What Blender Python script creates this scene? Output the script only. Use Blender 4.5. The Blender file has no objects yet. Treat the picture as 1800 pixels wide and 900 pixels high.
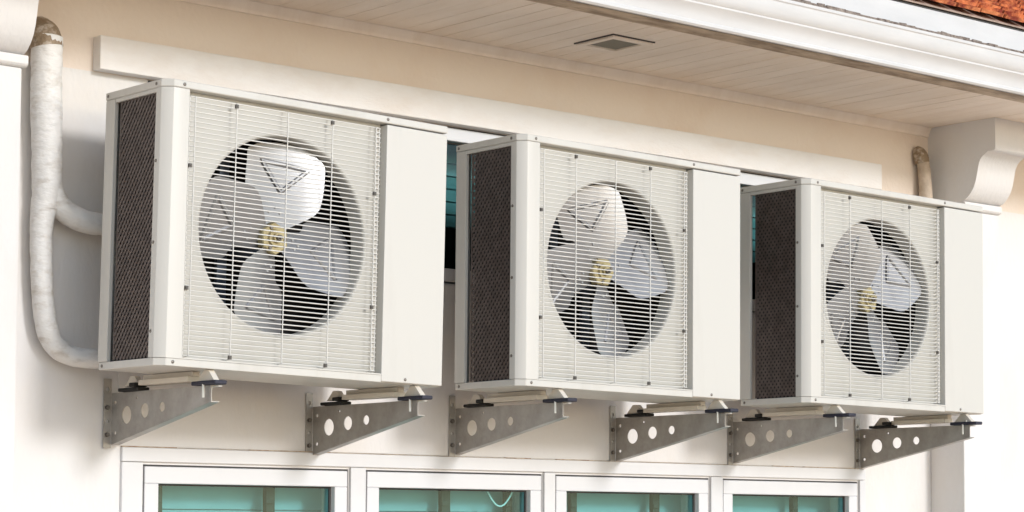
import bpy, bmesh, math, random
from mathutils import Vector, Matrix
random.seed(7)
PI = math.pi
S = bpy.context.scene
COL = S.collection

# ------------------------------------------------------------------ camera
cam_d = bpy.data.cameras.new('camera'); cam = bpy.data.objects.new('camera', cam_d); COL.objects.link(cam)
yaw, pit, rol = -0.70840, 0.06328, -0.00412
M = Matrix.Rotation(yaw, 3, 'Z') @ Matrix.Rotation(pit, 3, 'X') @ Matrix.Rotation(rol, 3, 'Y')
rt, fw, up = M.col[0], M.col[1], M.col[2]
R = Matrix((rt, up, -fw)).transposed().to_4x4()
cam.matrix_world = Matrix.Translation((-3.4103, -5.5524, -0.4627)) @ R
cam_d.sensor_width = 36; cam_d.lens = 3932.47/1800*36
cam_d.shift_y = (676.99-450)/1800
cam_d.clip_start = 0.05; cam_d.clip_end = 3000
S.camera = cam

# ------------------------------------------------------------------ light
W = bpy.data.worlds.new('World'); S.world = W; W.use_nodes = True
nt = W.node_tree; bg = nt.nodes['Background']
sky = nt.nodes.new('ShaderNodeTexSky'); sky.sky_type = 'NISHITA'; sky.sun_disc = False
SUN_DIR = Vector((-0.165, 1.0, -0.355)).normalized()          # the way the light travels
sky.sun_elevation = math.asin(-SUN_DIR.z); sky.sun_rotation = math.atan2(-SUN_DIR.x, -SUN_DIR.y)
sky.dust_density = 0.4; sky.air_density = 1.0; sky.ozone_density = 1.0
hs = nt.nodes.new('ShaderNodeHueSaturation'); hs.inputs['Saturation'].default_value = 0.8
nt.links.new(sky.outputs[0], hs.inputs['Color']); nt.links.new(hs.outputs[0], bg.inputs[0])
bg.inputs[1].default_value = 0.15
sd = bpy.data.lights.new('sun', 'SUN'); so = bpy.data.objects.new('sun', sd); COL.objects.link(so)
sd.energy = 1.1; sd.angle = math.radians(10); sd.color = (1.0, 0.99, 0.985)
so.rotation_euler = SUN_DIR.to_track_quat('-Z', 'Y').to_euler(); so.location = (3, -8, 6)
vs = S.view_settings
vs.view_transform = 'Standard'; vs.look = 'None'; vs.gamma = 1.0; vs.exposure = 0.72; vs.use_curve_mapping = False

# ------------------------------------------------------------------ materials
def mat(name, col, rough=0.5, metal=0.0, var=0.0, vscale=6.0, bump=0.0, bscale=60.0, col2=None, stretch=(1, 1, 1), spec=0.5, thr=(0.35, 0.7)):
    m = bpy.data.materials.new(name); m.use_nodes = True
    t = m.node_tree; b = t.nodes['Principled BSDF']
    b.inputs['Base Color'].default_value = (*col, 1); b.inputs['Roughness'].default_value = rough
    b.inputs['Metallic'].default_value = metal; b.inputs['Specular IOR Level'].default_value = spec
    tc = t.nodes.new('ShaderNodeTexCoord'); mp = t.nodes.new('ShaderNodeMapping'); mp.inputs['Scale'].default_value = stretch
    t.links.new(tc.outputs['Object'], mp.inputs[0])
    if var > 0 or col2:
        n = t.nodes.new('ShaderNodeTexNoise'); n.inputs['Scale'].default_value = vscale; n.inputs['Detail'].default_value = 7; n.inputs['Roughness'].default_value = 0.62
        t.links.new(mp.outputs[0], n.inputs['Vector'])
        r = t.nodes.new('ShaderNodeMapRange'); r.inputs[1].default_value = thr[0]; r.inputs[2].default_value = thr[1]
        t.links.new(n.outputs[0], r.inputs[0])
        mx = t.nodes.new('ShaderNodeMix'); mx.data_type = 'RGBA'
        c2 = col2 if col2 else tuple(c*(1-var) for c in col)
        mx.inputs[6].default_value = (*col, 1); mx.inputs[7].default_value = (*c2, 1)
        t.links.new(r.outputs[0], mx.inputs[0]); t.links.new(mx.outputs[2], b.inputs['Base Color'])
    if bump > 0:
        n2 = t.nodes.new('ShaderNodeTexNoise'); n2.inputs['Scale'].default_value = bscale; n2.inputs['Detail'].default_value = 5
        t.links.new(mp.outputs[0], n2.inputs['Vector'])
        bp = t.nodes.new('ShaderNodeBump'); bp.inputs['Strength'].default_value = bump; bp.inputs['Distance'].default_value = 0.01
        t.links.new(n2.outputs[0], bp.inputs['Height']); t.links.new(bp.outputs[0], b.inputs['Normal'])
    return m

m_wall   = mat('plaster_wall', (.735, .722, .718), .85, vscale=2.2, bump=.22, bscale=60, col2=(.70, .65, .595), thr=(.47, .82), stretch=(1, 1, .45))
m_frieze = mat('cream_frieze', (.785, .69, .605), .85, vscale=2.6, bump=.22, bscale=60, col2=(.735, .605, .50), thr=(.45, .8))
m_trimw  = mat('white_trim_paint', (.70, .70, .715), .55, var=.06, vscale=5, bump=.05, bscale=40)
m_lintel = mat('lintel_paint', (.80, .775, .755), .7, var=.12, vscale=3.0, bump=.15, bscale=70, col2=(.72, .66, .61), stretch=(1, 1, 2.5), thr=(.45, .75))
m_soffit = mat('soffit_boards', (.90, .805, .715), .6, var=.12, vscale=3.5, bump=.06, bscale=40, col2=(.80, .685, .58), stretch=(3, .6, 1), thr=(.4, .8))
m_strip  = mat('soffit_edge_strip', (.55, .44, .33), .7, col2=(.27, .20, .14), vscale=9, stretch=(.6, 2, 1), thr=(.4, .62))
m_gutter = mat('gutter_paint', (.66, .65, .645), .4, var=.10, vscale=7, stretch=(.5, 2, 2))
m_grime  = mat('gutter_grime', (.12, .09, .075), .95, col2=(.36, .31, .27), vscale=60, bump=.6, bscale=120)
m_tile   = mat('roof_tile', (.68, .22, .08), .7, col2=(.25, .035, .015), vscale=16, bump=.8, bscale=50, thr=(.42, .60))
m_joint = mat('dirty_joint', (.30, .20, .13), .9, col2=(.60, .50, .40), vscale=14, thr=(.4, .6))
m_mortar = mat('roof_mortar', (.55, .42, .35), .9, var=.3, vscale=30)
m_ac     = mat('enamel_white', (.585, .565, .525), .38, var=.04, vscale=5, bump=.012, bscale=120, col2=(.50, .475, .43), thr=(.5, .78), stretch=(1, 1, .16))
m_acside = m_ac
m_panel  = mat('orifice_enamel', (.56, .54, .49), .45, var=.05, vscale=5, col2=(.50, .48, .435), thr=(.45, .8))
m_wire   = mat('wire_enamel', (.66, .645, .61), .42)
m_guard  = mat('coil_guard_black', (.060, .042, .036), .42, col2=(.11, .082, .072), vscale=30)
m_coil_shade   = mat('coil_and_shade_black', (.012, .010, .010), .7)  # coil fins, also the painted shade of the chamber lining and slit plate
m_blade  = mat('fan_blade_alloy', (.40, .40, .41), .36, metal=.55, var=.10, vscale=9, col2=(.31, .30, .305), thr=(.45, .8))
m_brass  = mat('hub_zinc_yellow', (.50, .43, .24), .45, metal=.3, col2=(.30, .23, .11), vscale=28)
m_motor  = mat('motor_grey', (.10, .12, .16), .5)
m_screw  = mat('screw_steel', (.20, .18, .16), .45, metal=.6)
m_clip   = mat('clip_dark', (.10, .09, .08), .5)
m_galv   = mat('bracket_steel', (.43, .41, .385), .42, metal=.5, var=.2, vscale=14, col2=(.30, .275, .25), bump=.05, bscale=90)
m_galvd  = mat('bracket_steel_dark', (.16, .14, .12), .5, metal=.3, var=.2, vscale=14, col2=(.11, .095, .08), bump=.05, bscale=90)
m_rubber = mat('rubber_navy', (.018, .018, .035), .6)
m_blackr = mat('rubber_black', (.012, .011, .010), .75)
m_rail   = mat('foot_rail', (.70, .64, .55), .5, var=.08, vscale=12)
m_bolt   = mat('bolt_zinc', (.72, .70, .66), .3, metal=.7)
m_pipe   = mat('white_tape', (.74, .73, .715), .5, var=.12, vscale=14, col2=(.50, .455, .405), bump=.5, bscale=38, thr=(.5, .74), stretch=(1, 1, 2.2))
m_lag    = mat('cream_lagging', (.60, .50, .40), .7, col2=(.42, .33, .25), vscale=20, bump=.5, bscale=40)
m_foil   = mat('brown_foil', (.27, .20, .13), .45, metal=.2, col2=(.50, .43, .36), vscale=34, bump=1.0, bscale=42, thr=(.5, .62))
m_vent   = mat('vent_panel', (.22, .205, .165), .7)
m_frame  = mat('window_frame_white', (.69, .695, .72), .4, var=.03, vscale=8)
m_gasket_shade = mat('gasket_and_shade_dark', (.06, .055, .055), .7)  # gaskets and gaps, also the painted shadow line under the tiles
m_inner  = mat('room_wall', (.42, .50, .52), .8, var=.12, vscale=4)
m_blind  = mat('blind_slats', (.20, .25, .25), .8, var=.2, vscale=5)
m_post   = mat('brown_post', (.07, .045, .03), .6, var=.3, vscale=20)
m_cord   = mat('white_cord', (.85, .85, .83), .6)
m_ground = mat('paving', (.80, .575, .385), .9, var=.15, vscale=.8, bump=.2, bscale=20)
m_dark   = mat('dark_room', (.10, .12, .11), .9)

def glass_mat():
    m = bpy.data.materials.new('green_glass'); m.use_nodes = True
    t = m.node_tree; t.nodes.remove(t.nodes['Principled BSDF']); out = t.nodes['Material Output']
    tr = t.nodes.new('ShaderNodeBsdfTransparent'); tr.inputs[0].default_value = (.72, .92, .925, 1)
    gl = t.nodes.new('ShaderNodeBsdfGlossy'); gl.inputs['Roughness'].default_value = .01; gl.inputs[0].default_value = (.72, .90, .92, 1)
    fr = t.nodes.new('ShaderNodeFresnel'); fr.inputs[0].default_value = 1.42
    mx = t.nodes.new('ShaderNodeMixShader'); ge = t.nodes.new('ShaderNodeNewGeometry'); mu = t.nodes.new('ShaderNodeMath'); mu.operation = 'MULTIPLY'
    iv = t.nodes.new('ShaderNodeMath'); iv.operation = 'SUBTRACT'; iv.inputs[0].default_value = 1.0; t.links.new(ge.outputs['Backfacing'], iv.inputs[1])
    t.links.new(fr.outputs[0], mu.inputs[0]); t.links.new(iv.outputs[0], mu.inputs[1])
    t.links.new(mu.outputs[0], mx.inputs[0]); t.links.new(tr.outputs[0], mx.inputs[1]); t.links.new(gl.outputs[0], mx.inputs[2])
    t.links.new(mx.outputs[0], out.inputs[0])
    return m
m_glass = glass_mat()

# ------------------------------------------------------------------ helpers
def obj(name, bm, m, parent=None, smooth=False, bevel=0.0, bseg=2, angle=35):
    me = bpy.data.meshes.new(name)
    bmesh.ops.remove_doubles(bm, verts=bm.verts[:], dist=1e-6)
    bmesh.ops.recalc_face_normals(bm, faces=bm.faces[:])
    bm.to_mesh(me); bm.free()
    me.materials.append(m)
    o = bpy.data.objects.new(name, me); COL.objects.link(o)
    if smooth:
        for p in me.polygons: p.use_smooth = True
        md = None
        try: me.set_sharp_from_angle(angle=math.radians(angle))
        except Exception: pass
    if bevel > 0:
        b = o.modifiers.new('bevel', 'BEVEL'); b.width = bevel; b.segments = bseg; b.limit_method = 'ANGLE'; b.angle_limit = math.radians(40)
    if parent is not None: o.parent = parent
    return o

def empty(name, loc=(0, 0, 0), rot=(0, 0, 0), label=None, cat=None, group=None):
    o = bpy.data.objects.new(name, None); COL.objects.link(o)
    o.location = loc; o.rotation_euler = rot; o.empty_display_size = .1
    tag(o, label, cat, group); return o
def tag(o, label=None, cat=None, group=None, kind=None):
    if label: o['label'] = label
    if cat: o['category'] = cat
    if group: o['group'] = group
    if kind: o['kind'] = kind
    return o
def copy_tree(o, parent=None):
    c = o.copy(); COL.objects.link(c)
    if parent is not None: c.parent = parent
    for ch in list(o.children): copy_tree(ch, c)
    return c

def box(bm, x0, x1, y0, y1, z0, z1):
    v = [bm.verts.new(p) for p in ((x0,y0,z0),(x1,y0,z0),(x1,y1,z0),(x0,y1,z0),(x0,y0,z1),(x1,y0,z1),(x1,y1,z1),(x0,y1,z1))]
    for f in ((0,3,2,1),(4,5,6,7),(0,1,5,4),(1,2,6,5),(2,3,7,6),(3,0,4,7)): bm.faces.new([v[i] for i in f])
def B(*a):
    bm = bmesh.new(); box(bm, *a); return bm
def tube(bm, pts, r, n=8, cap=True, jitter=0.0):
    pts = [Vector(p) for p in pts]; rings = []
    prev = None
    for i, p in enumerate(pts):
        d = (pts[min(i+1, len(pts)-1)] - pts[max(i-1, 0)]).normalized()
        if prev is None:
            a = Vector((0, 0, 1)) if abs(d.z) < .9 else Vector((1, 0, 0))
            u = d.cross(a).normalized()
        else:
            u = (prev - d*prev.dot(d)).normalized()
        prev = u; w = d.cross(u)
        rr = r[i] if isinstance(r, (list, tuple)) else r
        ring = []
        for k in range(n):
            an = 2*PI*(k+.5)/n; j = 1+random.uniform(-jitter, jitter)
            ring.append(bm.verts.new(p + (u*math.cos(an)+w*math.sin(an))*rr*j))
        rings.append(ring)
    for a, b in zip(rings, rings[1:]):
        for k in range(n): bm.faces.new((a[k], a[(k+1) % n], b[(k+1) % n], b[k]))
    if cap:
        bm.faces.new(rings[0][::-1]); bm.faces.new(rings[-1])
def catmull(P, n=8):
    P = [Vector(p) for p in P]; Q = [P[0]*2-P[1]] + P + [P[-1]*2-P[-2]]; out = []
    for i in range(1, len(Q)-2):
        a, b, c, d = Q[i-1:i+3]
        for k in range(n):
            t = k/n
            out.append(.5*((2*b)+(c-a)*t+(2*a-5*b+4*c-d)*t*t+(3*b-a-3*c+d)*t**3))
    out.append(P[-1]); return out
def prism_x(bm, prof, x0, x1):            # prof = closed loop of (y, z)
    a = [bm.verts.new((x0, y, z)) for y, z in prof]; b = [bm.verts.new((x1, y, z)) for y, z in prof]
    n = len(prof)
    for i in range(n): bm.faces.new((a[i], a[(i+1) % n], b[(i+1) % n], b[i]))
    bm.faces.new(a[::-1]); bm.faces.new(b)
def prism_z(bm, prof, z0, z1):            # prof = closed loop of (x, y)
    a = [bm.verts.new((x, y, z0)) for x, y in prof]; b = [bm.verts.new((x, y, z1)) for x, y in prof]
    n = len(prof)
    for i in range(n): bm.faces.new((a[i], a[(i+1) % n], b[(i+1) % n], b[i]))
    bm.faces.new(a[::-1]); bm.faces.new(b)
def disc_cyl(bm, c, axis, r, h, n=12):
    axis = Vector(axis).normalized(); tube(bm, [Vector(c), Vector(c)+axis*h], r, n)
def sheet_with_holes(outer, holes, thick_vec):   # loops of 3-D points in one plane -> solid plate
    bm = bmesh.new(); edges = []
    for loop in [outer]+holes:
        vs_ = [bm.verts.new(p) for p in loop]
        edges += [bm.edges.new((vs_[i], vs_[(i+1) % len(vs_)])) for i in range(len(vs_))]
    bmesh.ops.triangle_fill(bm, use_beauty=True, edges=edges)
    r = bmesh.ops.extrude_face_region(bm, geom=bm.faces[:])
    bmesh.ops.translate(bm, verts=[e for e in r['geom'] if isinstance(e, bmesh.types.BMVert)], vec=Vector(thick_vec))
    return bm

# ------------------------------------------------------------------ ground
g = bmesh.new(); v = [g.verts.new(p) for p in ((-400, -600, -2.3), (400, -600, -2.3), (400, 30, -2.3), (-400, 30, -2.3))]; g.faces.new(v)
tag(obj('ground', g, m_ground), kind='structure')

# ------------------------------------------------------------------ the house
WY = 0.58                       # wall plane
house = empty('house', (2, WY, -2.3), label='cream plastered house front with boarded eaves, white gutter and orange tiled roof', cat='house')
def hp(name, bm, m, parent=None, **k):
    o = obj(name, bm, m, None, **k)
    o.parent = parent or house
    if o.parent is house: o.matrix_parent_inverse = Matrix.Translation(house.location).inverted()
    return o

# wall with window holes: upper band of four panes, lower row of four windows
WX = [(0.306, 1.112), (1.184, 1.988), (2.049, 2.855), (2.928, 3.736)]
U0, U1 = 0.395, 0.958; L0, L1 = -1.35, -0.270
bm = bmesh.new()
def wallbox(x0, x1, z0, z1): box(bm, x0, x1, WY, WY+.22, z0, z1)
wallbox(-3.5, .206, -2.3, U1); wallbox(3.778, 9, -2.3, U1)
wallbox(.206, 3.778, L1, U0)
wallbox(.206, 3.778, -2.3, L0)
for a, b in [(.206, WX[0][0])] + [(WX[i][1], WX[i+1][0]) for i in range(3)] + [(WX[3][1], 3.778)]:
    wallbox(a, b, L0, L1); wallbox(a, b, U0, U1)
hp('wall', bm, m_wall)
hp('frieze', B(-3.5, 9, WY, WY+.22, U1, 1.9), m_frieze)
# shallow lining panel between the two window rows and the casing strip under it
hp('wall_panel', B(.214, 3.770, WY-.004, WY+.003, -.213, .388), m_wall)
bm = bmesh.new()
box(bm, .226, 3.776, WY-.012, WY+.004, -.262, -.217)
for a, b in [(.226, WX[0][0]-.004)] + [(WX[i][1]+.004, WX[i+1][0]-.004) for i in range(3)] + [(WX[3][1]+.004, 3.776)]:
    box(bm, a, b, WY-.012, WY+.004, -1.36, -.264)
hp('window_casing', bm, m_trimw, bevel=.002)
# interior seen through the glass
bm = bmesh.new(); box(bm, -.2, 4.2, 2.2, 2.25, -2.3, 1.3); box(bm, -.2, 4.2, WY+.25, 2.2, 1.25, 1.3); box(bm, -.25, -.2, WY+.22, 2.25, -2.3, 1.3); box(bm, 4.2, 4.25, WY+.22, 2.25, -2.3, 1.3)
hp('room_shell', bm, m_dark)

def window(x0, x1, z0, z1, fw_, top, name='window'):
    bm = bmesh.new()
    y0, y1 = WY-.006, WY+.045
    box(bm, x0+.006, x1-.006, y0, y1, z1-fw_, z1-.006)
    box(bm, x0+.006, x0+fw_-.002, y0+.0005, y1, z0+.006, z1-fw_); box(bm, x1-fw_+.002, x1-.006, y0+.0005, y1, z0+.006, z1-fw_)
    box(bm, x0+fw_-.002, x1-fw_+.002, y0+.0008, y1, z0+.006, z0+fw_)
    w = hp(name, bm, m_frame, bevel=.003)
    hp('pane', B(x0+fw_-.004, x1-fw_+.004, WY+.026, WY+.030, z0+fw_-.004, z1-fw_+.002), m_glass, w)
    bm = bmesh.new()                                    # inner glazing bead and outer gap
    i0, i1 = x0+fw_-.002, x1-fw_+.002
    box(bm, i0, i1, WY+.018, WY+.0255, z1-fw_-.006, z1-fw_-.0005)
    box(bm, i0, i0+.006, WY+.018, WY+.0255, z0+fw_, z1-fw_-.006); box(bm, i1-.006, i1, WY+.018, WY+.0255, z0+fw_, z1-fw_-.006)
    hp('gasket', bm, m_gasket_shade, w)
    bm = bmesh.new(); box(bm, x0+.0005, x0+.005, WY+.002, WY+.02, z0, z1-.001); box(bm, x1-.005, x1-.0005, WY+.002, WY+.02, z0, z1-.001); box(bm, x0+.005, x1-.005, WY+.002, WY+.02, z1-.005, z1-.001)
    hp('frame_gap', bm, m_gasket_shade, w)
    return w
for a, b in WX:
    window(a, b, L0, L1, .060, True)
for a, b in WX:
    window(a, b, U0+.002, U1, .052, True)

# pale siding just inside the lower windows and brown posts
bm = bmesh.new()
z = -1.4
while z < -.2:
    prism_x(bm, [(WY+.155, z), (WY+.150, z+.002), (WY+.153, z+.081), (WY+.165, z+.081)], .22, 3.77); z += .0825
tag(obj('partition', bm, m_inner), 'pale green slatted partition standing behind the lower window panes', 'partition')
bm = bmesh.new()
z = .63
while z < .93:
    prism_x(bm, [(WY+.205, z), (WY+.192, z+.002), (WY+.202, z+.046), (WY+.215, z+.046)], .22, 3.77); z += .047
tag(obj('window_blind', bm, m_blind), 'pale slatted blind behind the upper window hidden by the units', 'blind')
POST = [(0.371, .014, 'thin brown upright at the left edge of the leftmost lower window pane'),
        (0.805, .018, 'brown upright crossing the middle of the leftmost lower window pane'),
        (1.560, .020, 'dark brown upright left of the hanging white cord in the second lower window'),
        (1.855, .014, 'slim dark upright right of the hanging white cord in the second lower window'),
        (2.175, .016, 'brown upright near the left side of the third lower window pane'),
        (2.605, .018, 'brown upright right of centre in the third lower window pane'),
        (3.400, .016, 'dark upright crossing the rightmost lower window pane')]
for x, w, lb in POST:
    bm = B(x+.05-w, x+.05+w, WY+.085, WY+.108, -1.4, -.262); box(bm, x+.05-w-.006, x+.05+w*.2, WY+.075, WY+.086, -.39, -.372)
    tag(obj('window_post', bm, m_post, bevel=.003), lb, 'post', 'brown uprights behind the lower windows')
bm = bmesh.new()
pts = [(1.60+.30*t+.07, WY+.10, -.335-.062*math.sin(PI*t)**.8) for t in [i/24 for i in range(2, 23)]]
pts = [(1.745, WY+.06, -.262)] + [(1.76+.16*t, WY+.06, -.30-.088*math.sin(PI*t)) for t in [i/20 for i in range(0, 21)]] + [(1.935, WY+.06, -.262)]
tube(bm, catmull(pts, 2), .0032, 6)
tag(obj('hanging_cord', bm, m_cord, smooth=True), 'white cord hanging in a loop inside the second lower window', 'cord')

# lintel box
bm = B(.106, 3.853, .535, WY+.002, .960, 1.068)
hp('lintel', bm, m_lintel, bevel=.003)
# dirty joint along the top of the casing
bm = bmesh.new(); x = .226
while x < 3.77:
    l = random.uniform(.03, .25); h = random.choice((.0006, .001, .0016, .0030)); box(bm, x, min(x+l, 3.776), WY-.0115, WY+.003, -.2165, -.2165+h); x += l
hp('casing_joint', bm, m_joint)

# soffit boards with grooves
bm = bmesh.new(); P = .088; x = -2.2; prof = []
while x < 7.2:
    gw = random.uniform(.0015, .0055); gd = random.uniform(.002, .007); w = P - gw; dz_ = random.uniform(0, .0008)
    prof += [(x, 1.270-dz_), (x+w, 1.270-dz_), (x+w+gw*.2, 1.270+gd), (x+P-gw*.2, 1.270+gd)]; x += P
lo = []; 
ya, yb = -.075, WY+.01
va = [bm.verts.new((x, ya, z)) for x, z in prof]; vb = [bm.verts.new((x, yb, z)) for x, z in prof]
for i in range(len(prof)-1): bm.faces.new((va[i], va[i+1], vb[i+1], vb[i]))
ta = [bm.verts.new(p) for p in ((prof[0][0], ya, 1.30), (prof[-1][0], ya, 1.30), (prof[-1][0], yb, 1.30), (prof[0][0], yb, 1.30))]; bm.faces.new(ta)
hp('soffit', bm, m_soffit)
hp('soffit_edge_strip', B(-2.2, 7.2, -.172, -.075, 1.262, 1.2685), m_strip, bevel=.0015)
# crown moulding along the wall under the boards
bm = bmesh.new()
prism_x(bm, [(WY+.002, 1.2692), (WY+.002, 1.231), (WY-.007, 1.231), (WY-.009, 1.245), (WY-.013, 1.248), (WY-.014, 1.256), (WY-.020, 1.262), (WY-.022, 1.2692)], -.5, 4.216)
hp('moulding', bm, m_soffit, smooth=True, angle=50)
# recessed vent
vx0, vx1, vy0, vy1 = 1.916, 2.113, .125, .322
bm = bmesh.new()
f = .027
for a in ((vx0, vx1, vy0, vy0+f), (vx0, vx1, vy1-f, vy1)): box(bm, a[0], a[1], a[2], a[3], 1.259, 1.2698)
for a in ((vx0, vx0+f), (vx1-f, vx1)): box(bm, a[0], a[1], vy0+f, vy1-f, 1.259, 1.2698)
vent = hp('soffit_vent', bm, m_soffit, bevel=.002)
hp('vent_grille', B(vx0+f-.002, vx1-f+.002, vy0+f-.002, vy1-f+.002, 1.2655, 1.2697), m_vent, vent)
bm = bmesh.new(); e = .0045
box(bm, vx0-e, vx1+e, vy0-e, vy0, 1.2652, 1.2699); box(bm, vx0-e, vx0, vy0, vy1+e, 1.2652, 1.2699); 
box(bm, vx0, vx1+e, vy1, vy1+e, 1.2675, 1.2699); box(bm, vx1, vx1+e, vy0, vy1, 1.2675, 1.2699)
hp('vent_gasket', bm, m_gasket_shade, vent)

# gutter: ogee profile
gp = [(-.165, 1.262), (-.181, 1.262), (-.187, 1.268), (-.187, 1.278), (-.184, 1.282), (-.186, 1.300), (-.192, 1.318), (-.203, 1.330), (-.206, 1.334), (-.206, 1.340),
      (-.212, 1.346), (-.218, 1.360), (-.221, 1.380), (-.222, 1.398), (-.226, 1.402), (-.226, 1.412), (-.214, 1.412), (-.214, 1.40), (-.208, 1.345), (-.16, 1.30), (-.14, 1.30), (-.14, 1.2725), (-.165, 1.2725)]
bm = bmesh.new(); prism_x(bm, gp, -2.2, 7.2); gut = hp('gutter', bm, m_gutter, smooth=True, angle=28)
bm = bmesh.new()                                        # leaf litter caught along the lip
x = -2.0
while x < 7.1:
    l = random.uniform(.012, .06); h = random.uniform(.004, .017)
    if random.random() < .8:
        yy = random.uniform(-.219, -.212); k = len(bm.verts)
        box(bm, x, x+l, yy, yy+random.uniform(.004, .012), 1.4125, 1.4125+h)
    x += l*random.uniform(.5, 1.15)
for v_ in bm.verts: v_.co += Vector((random.uniform(-.003, .003), random.uniform(-.002, .002), random.uniform(-.001, .002)))
x = -2.2
while x < 7.1:
    l = random.uniform(.05, .2); box(bm, x, x+l*1.02, -.2262+random.uniform(0, .001), -.214, 1.4122, 1.4122+random.uniform(.006, .013)); x += l
hp('leaf_litter', bm, m_grime, gut)
# board behind the gutter, then the tiles
hp('fascia_board', B(-2.2, 7.2, -.135, -.11, 1.302, 1.533), m_gutter, bevel=.002)
hp('shadow_gap_strip', B(-2.2, 7.2, -.130, -.08, 1.5335, 1.541), m_gasket_shade)  # dark strip painting in the shadow gap between fascia and tiles
sl = math.radians(31); bm = bmesh.new()
D = Vector((0, math.cos(sl), math.sin(sl))); N = Vector((0, -math.sin(sl), math.cos(sl)))
P0 = Vector((0, -.142, 1.546))
tw, th = .150, .075
for r in range(14):
    off = .5*tw*(r % 2)
    x = -2.2+off
    while x < 7.1:
        j = random.uniform(-.003, .003); lift = .020+random.uniform(-.0025, .0025)
        base = P0 + D*(r*th+j); w = tw-.010-random.uniform(0, .004)
        q = []
        # front edge slightly rounded; tile body tilts so that the tail lies on the next row's head
        outline = [(0, .010), (w*.12, .002), (w*.5, -.004), (w*.88, .002), (w, .010), (w, th*1.5), (0, th*1.5)]
        lo_, hi_ = [], []
        for ux, d in outline:
            t_ = d/(th*1.5)
            n_ = lift*(1-t_)
            lo_.append(bm.verts.new(base + Vector((x+ux, 0, 0)) + D*d + N*(n_+.001)))
            hi_.append(bm.verts.new(base + Vector((x+ux, 0, 0)) + D*d + N*(n_+.016)))
        n = len(outline)
        for i in range(n): bm.faces.new((lo_[i], lo_[(i+1) % n], hi_[(i+1) % n], hi_[i]))
        bm.faces.new(lo_[::-1]); bm.faces.new(hi_)
        x += tw
hp('roof', bm, m_tile)
bm = bmesh.new(); a = P0 - N*.004
vv = [a+Vector((-2.2, 0, 0)), a+Vector((7.2, 0, 0)), a+Vector((7.2, 0, 0))+D*3.2, a+Vector((-2.2, 0, 0))+D*3.2]
lo_ = [bm.verts.new(p) for p in vv]; hi_ = [bm.verts.new(p+N*.004) for p in vv]
for i in range(4): bm.faces.new((lo_[i], lo_[(i+1) % 4], hi_[(i+1) % 4], hi_[i]))
bm.faces.new(lo_[::-1]); bm.faces.new(hi_)
hp('roof_underlay', bm, m_mortar)

# pilasters with ogee corbels
corb = [(WY, 1.2694), (.221, 1.2694), (.221, 1.137), (.228, 1.131), (.262, 1.131), (.268, 1.126), (.284, 1.118), (.298, 1.104), (.307, 1.086), (.313, 1.064), (.318, 1.040), (.325, 1.012), (.336, .985), (.352, .962), (.372, .944), (.392, .934), (.404, .931), (WY, .931)]
def pilaster(x0, x1, e=.012):
    p = hp('pilaster', B(x0, x1, .400, WY, -2.3, .895), m_wall, bevel=.004)
    bm = bmesh.new(); prism_x(bm, corb, x0-.002, x1+.002); hp('corbel', bm, m_wall, p, smooth=True, angle=32)
    bm = bmesh.new(); prism_x(bm, [(WY, .9305), (.384, .9305), (.382, .925), (.382, .905), (.388, .899), (.396, .8952), (WY, .8952)], x0-e, x1+e)
    hp('capital', bm, m_wall, p, bevel=.002)
pilaster(4.215, 4.465, .002); pilaster(-.486, -.236)

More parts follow.
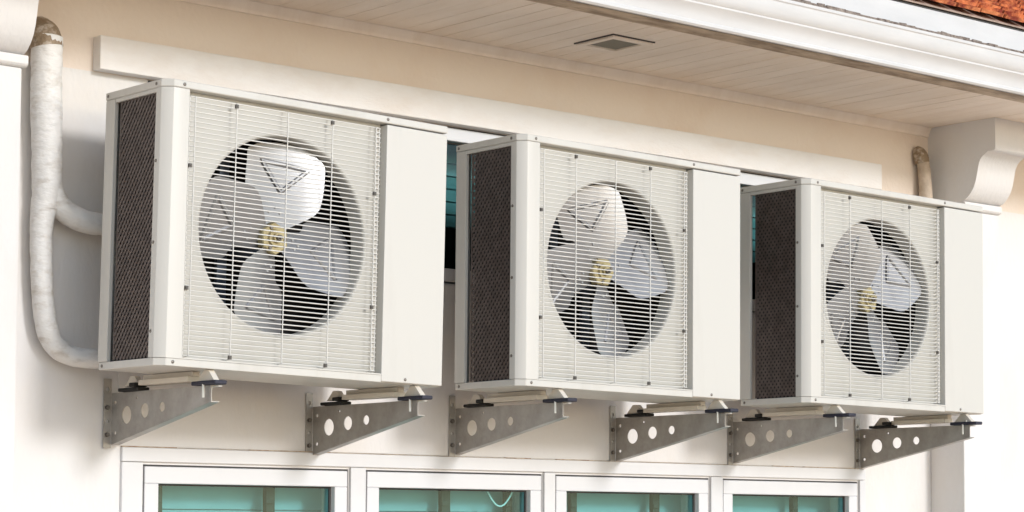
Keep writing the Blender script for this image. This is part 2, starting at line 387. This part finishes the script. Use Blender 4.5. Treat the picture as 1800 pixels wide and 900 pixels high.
# ------------------------------------------------------------------ air conditioners
UW, UD, UH = 1.054, .342, .840
def corner_prof(r=.030, inset=0.0):
    i = inset; return [(i, i+r*.92), (i+.0012, i+r*.84), (i+r*.86, i+.0012), (i+r*.95, i)]
def build_ac():
    t = empty('air_conditioner', label='x', cat='air conditioner', group='white outdoor air conditioners under the eaves')
    p = lambda n, bm, m, par=None, **k: obj(n, bm, m, par or t, **k)
    # base pan and top cover follow the rounded front-left corner
    base = [(UW-.001, .338)] + [(.003, .338)] + corner_prof(.030, .002) + [(.812, .002), (.812, .012), (UW-.001, .012)]
    bm = bmesh.new(); prism_z(bm, base, 0, .0225); bp_ = p('base_pan', bm, m_ac, bevel=.002)
    top = [(UW+.001, -.001), (UW+.001, UD), (-.001, UD)] + [(x-.001, y-.001) for x, y in corner_prof(.031)]
    bm = bmesh.new(); prism_z(bm, top, .8165, UH); tc = p('top_cover', bm, m_ac, bevel=.004, bseg=3)
    # front corner post
    pr = [(.012, .054), (0.0005, .054)] + corner_prof(.030, .0005) + [(.0815, .0005), (.0815, .036), (.070, .036), (.070, .012), (.034, .012), (.012, .034)]
    bm = bmesh.new(); prism_z(bm, pr, .0232, .8158); post = p('corner_post', bm, m_ac, smooth=True, angle=30)
    bm = bmesh.new(); box(bm, .0005, .014, .288, .340, .0232, .8158); box(bm, .014, .055, .326, .340, .0232, .8158); p('rear_post', bm, m_ac, bevel=.0015)
    # side sill and head seen under and over the coil guard
    bm = bmesh.new(); box(bm, .0025, .012, .0545, .2875, .7985+.006, .8158); p('side_rail', bm, m_ac)
    # right hand service panel
    bm = bmesh.new(); box(bm, .811, UW, 0, .338, .0025, .8125); sp = p('service_panel', bm, m_ac, bevel=.003, bseg=3)
    # front sill below the grille
    bm = bmesh.new(); box(bm, .030, .8105, .0008, .012, .0228, .027); p('front_sill', bm, m_ac)
    # orifice panel with the round hole
    cx, cz, rr = .4535, .4255, .3085; yo = .036
    outer = [(.0818, yo, .0230), (.8106, yo, .0230), (.8106, yo, .8160), (.0818, yo, .8160)]
    hole = [(cx+rr*math.cos(2*PI*k/72), yo, cz+rr*math.sin(2*PI*k/72)) for k in range(72)]
    op = p('fan_panel', sheet_with_holes(outer, [hole], (0, .003, 0)), m_panel)
    bm = bmesh.new(); rings = []                                   # rolled bell mouth
    for dr, dy in ((.010, -.0008), (.003, -.002), (-.003, .000), (-.006, .006), (-.007, .016), (-.007, .065), (-.004, .065), (-.003, .02)):
        rings.append([bm.verts.new((cx+(rr+dr)*math.cos(2*PI*k/72), yo+dy, cz+(rr+dr)*math.sin(2*PI*k/72))) for k in range(72)])
    for a, b in zip(rings, rings[1:]):
        for k in range(72): bm.faces.new((a[k], a[(k+1) % 72], b[(k+1) % 72], b[k]))
    p('bell_mouth', bm, m_panel, op, smooth=True, angle=60)
    # wire grille
    bm = bmesh.new(); nW = 53
    for i in range(nW):
        z = .0345 + (.7985-.0345)*i/(nW-1)
        tube(bm, [(.0865, .0355, z), (.0885, .014, z), (.0945, .0095, z), (.785, .0095, z), (.7945, .014, z), (.797, .0355, z)], .00205, 5)
    for x in (.0915, .106, .2515, .4365, .604, .772, .7905):
        tube(bm, [(x, .0355, .0295), (x, .0135 if x < .1 or x > .78 else .0052, .034), (x, .0135 if x < .1 or x > .78 else .0052, .799), (x, .0355, .804)], .0018, 5)
    gr = p('grille', bm, m_wire, smooth=True, angle=60)
    for x, z in ((.2515, .790), (.604, .790), (.2515, .0385), (.600, .0385), (.0945, .593), (.0945, .232), (.772, .589), (.772, .232)):
        bm = bmesh.new(); box(bm, x-.0065, x+.0035, .0015, .0085, z-.0055, z+.0055)
        disc_cyl(bm, (x-.0015, .0015, z), (0, -1, 0), .003, .002, 8)
        p('clip', bm, m_clip, gr)
    # fan
    hub_c = Vector((cx+.003, .112, cz-.003))
    fan = empty('fan', hub_c); fan.parent = t
    prof = [(.045, -45, 40), (.07, -47, 33), (.10, -49, 26), (.13, -50, 23), (.148, -50, 26), (.163, -49, 31.5), (.18, -47, 31.5), (.21, -40.5, 28), (.24, -35, 25), (.265, -31, 23), (.284, -28.5, 22), (.296, -26.5, 21), (.301, -22, 18)]
    def blade_pt(r, d, off=0.0):
        a = math.radians(d); tp = .50 if r < .1 else .50-.14*(r-.1)/.2
        s = r*math.sin(a)
        yv = tp*s + .35*(s*s) - .010*(r/.3) + off
        return Vector((r*math.cos(a), yv, r*math.sin(a)))
    def build_blade():
        bm = bmesh.new(); NU = 14; g_ = []
        for (r, a0, a1) in prof:
            row = []
            for k in range(NU+1):
                d = a0+(a1-a0)*k/NU; rr_ = r - .008*abs(2*k/NU-1)**6*(r/.3)
                row.append((blade_pt(rr_, d, -.0007), blade_pt(rr_, d, .0007)))
            g_.append([(bm.verts.new(a), bm.verts.new(b)) for a, b in row])
        nr = len(g_)
        for i in range(nr-1):
            for k in range(NU):
                for s_ in (0, 1): bm.faces.new((g_[i][k][s_], g_[i][k+1][s_], g_[i+1][k+1][s_], g_[i+1][k][s_]))
        rim = [g_[0][k] for k in range(NU+1)] + [g_[i][NU] for i in range(1, nr)] + [g_[nr-1][k] for k in range(NU-1, -1, -1)] + [g_[i][0] for i in range(nr-2, 0, -1)]
        for a, b in zip(rim, rim[1:]+rim[:1]): bm.faces.new((a[0], b[0], b[1], a[1]))
        tri = [(.245, -19), (.245, 14), (.150, -3)]
        pts = []
        for (r0, a0), (r1, a1) in zip(tri, tri[1:]+tri[:1]):
            for k in range(10):
                q = k/10; q0 = Vector((r0*math.cos(math.radians(a0)), r0*math.sin(math.radians(a0)))); q1 = Vector((r1*math.cos(math.radians(a1)), r1*math.sin(math.radians(a1))))
                c_ = q0.lerp(q1, q); pts.append(blade_pt(c_.length, math.degrees(math.atan2(c_.y, c_.x)), -.0005))
        pts.append(pts[0]); tube(bm, pts, .0075, 8, cap=False)
        for r, a in ((.085, -10), (.085, 11), (.10, 0)): disc_cyl(bm, blade_pt(r, a, -.001), (0, -1, 0), .004, .003, 8)
        return bm
    b0 = obj('blade', build_blade(), m_blade, fan, smooth=True, angle=40)
    for k in range(1, 4):
        b = b0.copy(); COL.objects.link(b); b.parent = fan; b.rotation_euler = (0, k*PI/2, 0)
    bm = bmesh.new()                                              # chromated spider hub
    hexa = [(.052*math.cos(PI/3*k+.2), .052*math.sin(PI/3*k+.2)) for k in range(6)]
    a = [bm.verts.new((x*.94, -.026, z*.94)) for x, z in hexa]; m_ = [bm.verts.new((x, -.022, z)) for x, z in hexa]; b = [bm.verts.new((x, .004, z)) for x, z in hexa]
    for i in range(6): bm.faces.new((a[i], a[(i+1) % 6], m_[(i+1) % 6], m_[i])); bm.faces.new((m_[i], m_[(i+1) % 6], b[(i+1) % 6], b[i]))
    bm.faces.new(a); bm.faces.new(b[::-1])
    tube(bm, [(0, -.024, 0), (0, -.034, 0)], [.030, .026], 16)
    tube(bm, [(0, -.03, 0), (0, -.044, 0)], .015, 14)
    hub = obj('hub', bm, m_brass, fan, smooth=True, angle=30)
    bm = bmesh.new(); tube(bm, [(0, -.042, 0), (0, -.054, 0)], .0095, 6); tube(bm, [(0, -.052, 0), (0, -.062, 0)], .005, 8)
    obj('shaft_nut', bm, m_screw, fan)
    for k in range(3):
        bm = bmesh.new(); q = Vector((.036*math.cos(2.1*k+.6), -.025, .036*math.sin(2.1*k+.6))); tube(bm, [q, q+Vector((0, -.006, 0))], .006, 6); obj('hub_bolt', bm, m_screw, fan)
    # motor, bracket and coil inside
    bm = bmesh.new(); tube(bm, [hub_c+Vector((0, .02, 0)), hub_c+Vector((0, .05, 0)), hub_c+Vector((0, .14, 0))], [.045, .070, .070], 20); p('motor', bm, m_motor, smooth=True, angle=40)
    bm = bmesh.new(); box(bm, cx-.095, cx-.06, .255, .270, .03, .81); box(bm, cx+.06, cx+.095, .255, .270, .03, .81); p('motor_bracket', bm, m_motor)
    bm = bmesh.new(); box(bm, .075, .80, .285, .322, .024, .812); box(bm, .022, .045, .060, .262, .024, .812); p('coil', bm, m_coil_shade)
    bm = bmesh.new(); box(bm, .800, .8095, .040, .336, .0235, .8155); box(bm, .05, .80, .045, .28, .8135, .8155); box(bm, .05, .80, .045, .28, .0235, .0265); p('bulkhead_shade_lining', bm, m_coil_shade)  # bulkhead plus black sheets, coloured dark to keep the fan chamber in shade
    # diamond coil guard on the left side
    bm = bmesh.new(); y0, y1, z0, z1 = .0545, .262, .026, .804; dy, dz = .0190, .0240
    def clip_line(ya, za, sgn):
        # line z = za + sgn*(dz/dy)*(y-ya), clipped to the opening
        k = sgn*dz/dy; pts = []
        for y in (y0, y1):
            z = za+k*(y-ya)
            if z0 <= z <= z1: pts.append((y, z))
        for z in (z0, z1):
            y = ya+(z-za)/k
            if y0 < y < y1: pts.append((y, z))
        return pts[:2] if len(pts) >= 2 else None
    for sgn in (1, -1):
        n = -40
        while n < 60:
            zc = z0 + n*dz*1.0
            l = clip_line(y0, zc, sgn)
            if l and (abs(l[0][0]-l[1][0]) > .004):
                (ya, za), (yb, zb) = l
                d = Vector((0, yb-ya, zb-za)).normalized(); w = Vector((0, -d.z, d.y))*.0042
                A, Bv = Vector((.010+.0008*sgn, ya, za)), Vector((.010+.0008*sgn, yb, zb))
                q = [bm.verts.new(v_) for v_ in (A-w, A+w, Bv+w, Bv-w)]
                q2 = [bm.verts.new(v_+Vector((.003, 0, 0))) for v_ in (A-w*.4, A+w*.4, Bv+w*.4, Bv-w*.4)]
                bm.faces.new(q); bm.faces.new(q2[::-1])
                for i in range(4): bm.faces.new((q[i], q[(i+1) % 4], q2[(i+1) % 4], q2[i]))
            n += 1
    box(bm, .009, .013, .262, .268, z0, z1)
    p('coil_guard', bm, m_guard)
    # screws
    def screw(c, ax, par):
        bm = bmesh.new(); c = Vector(c); ax = Vector(ax); tube(bm, [c-ax*.002, c+ax*.0012, c+ax*.0026], [.0052, .0052, .0032], 10)
        obj('screw', bm, m_screw, par, smooth=True, angle=40)
    for c, ax, par in [((.062, -.001, .828), (0, -1, 0), tc), ((.812, -.001, .829), (0, -1, 0), tc), ((-.001, .052, .828), (-1, 0, 0), tc), ((-.001, .326, .828), (-1, 0, 0), tc),
                       ((.052, .002, .012), (0, -1, 0), bp_), ((.905, 0, .014), (0, -1, 0), sp), ((.003, .318, .011), (-1, 0, 0), bp_),
                       ((.0005, .045, .60), (-1, 0, 0), post), ((.0005, .045, .36), (-1, 0, 0), post), ((.0005, .045, .10), (-1, 0, 0), post)]:
        screw(c, ax, par)
    # foot rails under the base pan
    for x in (.195, .968):
        bm = bmesh.new(); box(bm, x-.022, x+.026, .11, .39, -.033, -.017); box(bm, x-.005, x+.02, .11, .39, -.0168, -.001)
        for yy, s_ in ((.03, -1), (.445, 1)):
            pr = [(yy-.045, -.0335), (yy+.045, -.0335), (yy+.012, -.001), (yy-.012, -.001)]
            prism_x(bm, pr, x-.010, x+.010)
        p('foot', bm, m_rail, bevel=.0015)
    return t, fan
ac1, fan1 = build_ac()
TR = [((0, 0, 0), (.0046, .0172, .0019), 83), ((1.3865, .0064, .0022), (-.0034, .0081, .0071), 108), ((2.7964, .0165, .0022), (-.0014, .0073, -.0010), 126)]
LB = ['white outdoor air conditioner nearest the white taped pipe, one fan blade pointing straight up',
      'white outdoor air conditioner hung between the two other units, middle of the row',
      'white outdoor air conditioner beside the curved corbel at the right end of the row']
acs = [ac1]
for i in (1, 2): acs.append(copy_tree(ac1))
obj('slit_light_blocker', B(.020, .050, .2625, .2875, .026, .804), m_coil_shade, ac1)  # added black plate, stops light showing through this unit's side slit
for a, (loc, rot, ang), lb in zip(acs, TR, LB):
    a.location = loc; a.rotation_euler = rot; a['label'] = lb
    for ch in a.children:
        if ch.name.split('.')[0] == 'fan': ch.rotation_euler = (0, -math.radians(ang), 0)

# ------------------------------------------------------------------ wall brackets
def build_bracket(ms):
    t = empty('wall_bracket', label='x', cat='bracket', group='perforated steel brackets carrying the air conditioners')
    L = WY   # local: x across, y towards the wall (wall at y = L), z 0 = top of the web
    zt = 0.0
    outer = [(0, .002, zt), (0, .002, -.046), (0, L-.011, -.158), (0, L-.011, zt)]
    holes = []
    for y, z, r in ((.478, -.071, .0275), (.372, -.061, .0225), (.272, -.054, .0155)):
        holes.append([(0, y+r*math.cos(2*PI*k/28), z+r*math.sin(2*PI*k/28)) for k in range(28)])
    for y, z, r in ((.545, -.03, .006), (.545, -.125, .006), (.418, -.020, .004)):
        holes.append([(0, y+r*math.cos(2*PI*k/12), z+r*math.sin(2*PI*k/12)) for k in range(12)])
    obj('web', sheet_with_holes(outer, holes, (.003, 0, 0)), ms, t)
    bm = bmesh.new(); box(bm, .0032, .038, .002, L-.0112, -.0035, .0005); obj('top_flange', bm, ms, t)
    # folded lower lip following the sloped edge
    a, b = Vector((0, .002, -.046)), Vector((0, L-.0115, -.158)); n = Vector((0, 0, -.003))
    bm = bmesh.new(); q = []
    for p_ in (a, b):
        q.append([bm.verts.new(p_+v_) for v_ in (Vector((-.0002, 0, -.0005)), Vector((.0290, 0, -.0005)), Vector((.0290, 0, -.0035)), Vector((-.0002, 0, -.0035)))])
    for i in range(4): bm.faces.new((q[0][i], q[0][(i+1) % 4], q[1][(i+1) % 4], q[1][i]))
    bm.faces.new(q[0][::-1]); bm.faces.new(q[1]); obj('lower_flange', bm, ms, t)
    # wall plate, a strip flat on the wall to the left of the web, with bolt holes
    out = [(-.027, L-.0105, .045), (-.0005, L-.0105, .045), (-.0005, L-.0105, -.172), (-.027, L-.0105, -.172)]
    hl = []
    for z, r in ((.012, .0065), (-.045, .0085), (-.088, .0055), (-.130, .0085)):
        hl.append([(-.0145+r*math.cos(2*PI*k/14), L-.0105, z+r*math.sin(2*PI*k/14)) for k in range(14)])
    obj('wall_plate', sheet_with_holes(out, hl, (0, .003, 0)), ms, t)
    for z in (-.045, -.130):
        bm = bmesh.new(); tube(bm, [(-.0145, L-.006, z), (-.0145, L-.018, z)], .0068, 6); obj('anchor_bolt', bm, m_screw, t)
    bm = bmesh.new(); box(bm, -.014, .028, -.040, .090, .0010, .0135)
    obj('front_pad', bm, m_rubber, t, bevel=.003)
    bm = bmesh.new(); box(bm, -.014, .028, .390, .510, .0010, .0120); box(bm, -.020, .026, .40, .435, .0132, .026); obj('rear_pad', bm, m_blackr, t, bevel=.003)
    bm = bmesh.new(); tube(bm, [(.012, .028, .02), (.012, .028, -.036)], .0042, 8); tube(bm, [(.012, .028, -.004), (.012, .028, -.012)], .0085, 6); tube(bm, [(-.010, .028, .004), (-.010, .028, -.036)], .0042, 8)
    obj('mounting_bolt', bm, m_bolt, t, smooth=True, angle=40)
    return t
BL = [('pale grey steel bracket at the far left, below the taped pipe', .185), ('steel bracket under the right end of the leftmost air conditioner', .956),
      ('grey steel bracket under the left end of the middle air conditioner', 1.572), ('dark steel bracket under the right end of the middle air conditioner', 2.348),
      ('grey steel bracket under the left end of the air conditioner by the corbel', 2.982), ('dark steel bracket at the far right end of the row, under the last air conditioner', 3.741)]
b1 = build_bracket(m_galv); brs = [b1] + [copy_tree(b1) for _ in range(5)]
for i, (b, (lb, x)) in enumerate(zip(brs, BL)):
    u = i//2; xl = x - TR[u][0][0]
    z = TR[u][0][2] - xl*math.sin(TR[u][1][1]) - .0485
    b.location = (x, 0, z + .001); b['label'] = lb

# ------------------------------------------------------------------ pipes
def wrapped(path, radii, n=20, seg=.0125):
    """tube resampled finely with tape ridges and slight lumps"""
    P_ = catmull(path, 24); L_ = [0]
    for a, b in zip(P_, P_[1:]): L_.append(L_[-1]+(b-a).length)
    tot = L_[-1]; N_ = int(tot/seg); pts = []; rr = []
    ph = random.uniform(0, 9)
    for i in range(N_+1):
        s = tot*i/N_; k = max(j for j in range(len(L_)) if L_[j] <= s+1e-9); k = min(k, len(P_)-2)
        q = P_[k].lerp(P_[k+1], (s-L_[k])/max(1e-9, L_[k+1]-L_[k])); pts.append(q)
        f_ = s/tot*(len(radii)-1); k2 = min(int(f_), len(radii)-2); r = radii[k2]*(1-(f_-k2))+radii[k2+1]*(f_-k2)
        saw = ((s/.062+ph) % 1.0)
        r *= 1+.045*saw+.018*math.sin(s*31+ph)+.012*math.sin(s*77+2*ph)
        rr.append(r)
    bm = bmesh.new(); tube(bm, pts, rr, n, jitter=.012); return bm
pipe = empty('pipe_bundle', (-.09, .53, .5), label='thick white taped pipe bundle dropping down the wall left of the units', cat='pipe')
def pp(name, bm, m, par):
    o = obj(name, bm, m, None, smooth=True, angle=70); o.parent = par; o.matrix_parent_inverse = Matrix.Translation(par.location).inverted(); return o
pp('main_run', wrapped([(-.087, .522, 1.03), (-.088, .522, 1.0), (-.088, .522, .92), (-.086, .522, .80), (-.080, .524, .66), (-.080, .524, .575), (-.082, .527, .50)], [.046, .047, .047, .047, .046, .044, .039]), m_pipe, pipe)
pp('lower_run', wrapped([(-.083, .527, .53), (-.092, .53, .44), (-.090, .53, .34), (-.084, .53, .24), (-.070, .53, .150), (-.045, .53, .092), (.005, .525, .058), (.08, .51, .050), (.18, .47, .055), (.26, .37, .07)], [.040, .034, .032, .032, .033, .032, .031, .029, .028, .028]), m_pipe, pipe)
pp('branch_run', wrapped([(-.072, .523, .60), (-.058, .522, .550), (-.020, .518, .500), (.035, .51, .474), (.10, .50, .466), (.18, .46, .466), (.26, .37, .47)], [.034, .035, .035, .034, .033, .032, .032]), m_pipe, pipe)
pp('foil_sleeve', wrapped([(-.098, .575, 1.070), (-.098, .560, 1.062), (-.095, .543, 1.045), (-.092, .532, 1.028), (-.090, .525, 1.012), (-.088, .523, .996)], [.030, .041, .047, .050, .0505, .049], 22, .008), m_foil, pipe)
rp = empty('pipe_stub', (4.13, .54, 1.0), label='short cream lagged pipe with torn brown top beside the right pilaster', cat='pipe')
pp('lagging', wrapped([(4.135, .548, 1.125), (4.14, .545, 1.09), (4.145, .54, 1.0), (4.147, .54, .9), (4.147, .54, .7), (4.10, .50, .5)], [.026, .028, .030, .032, .032, .032], 16), m_lag, rp)
pp('torn_sleeve', wrapped([(4.125, .575, 1.165), (4.128, .562, 1.152), (4.131, .552, 1.130), (4.134, .548, 1.105)], [.020, .030, .033, .031], 16, .008), m_foil, rp)
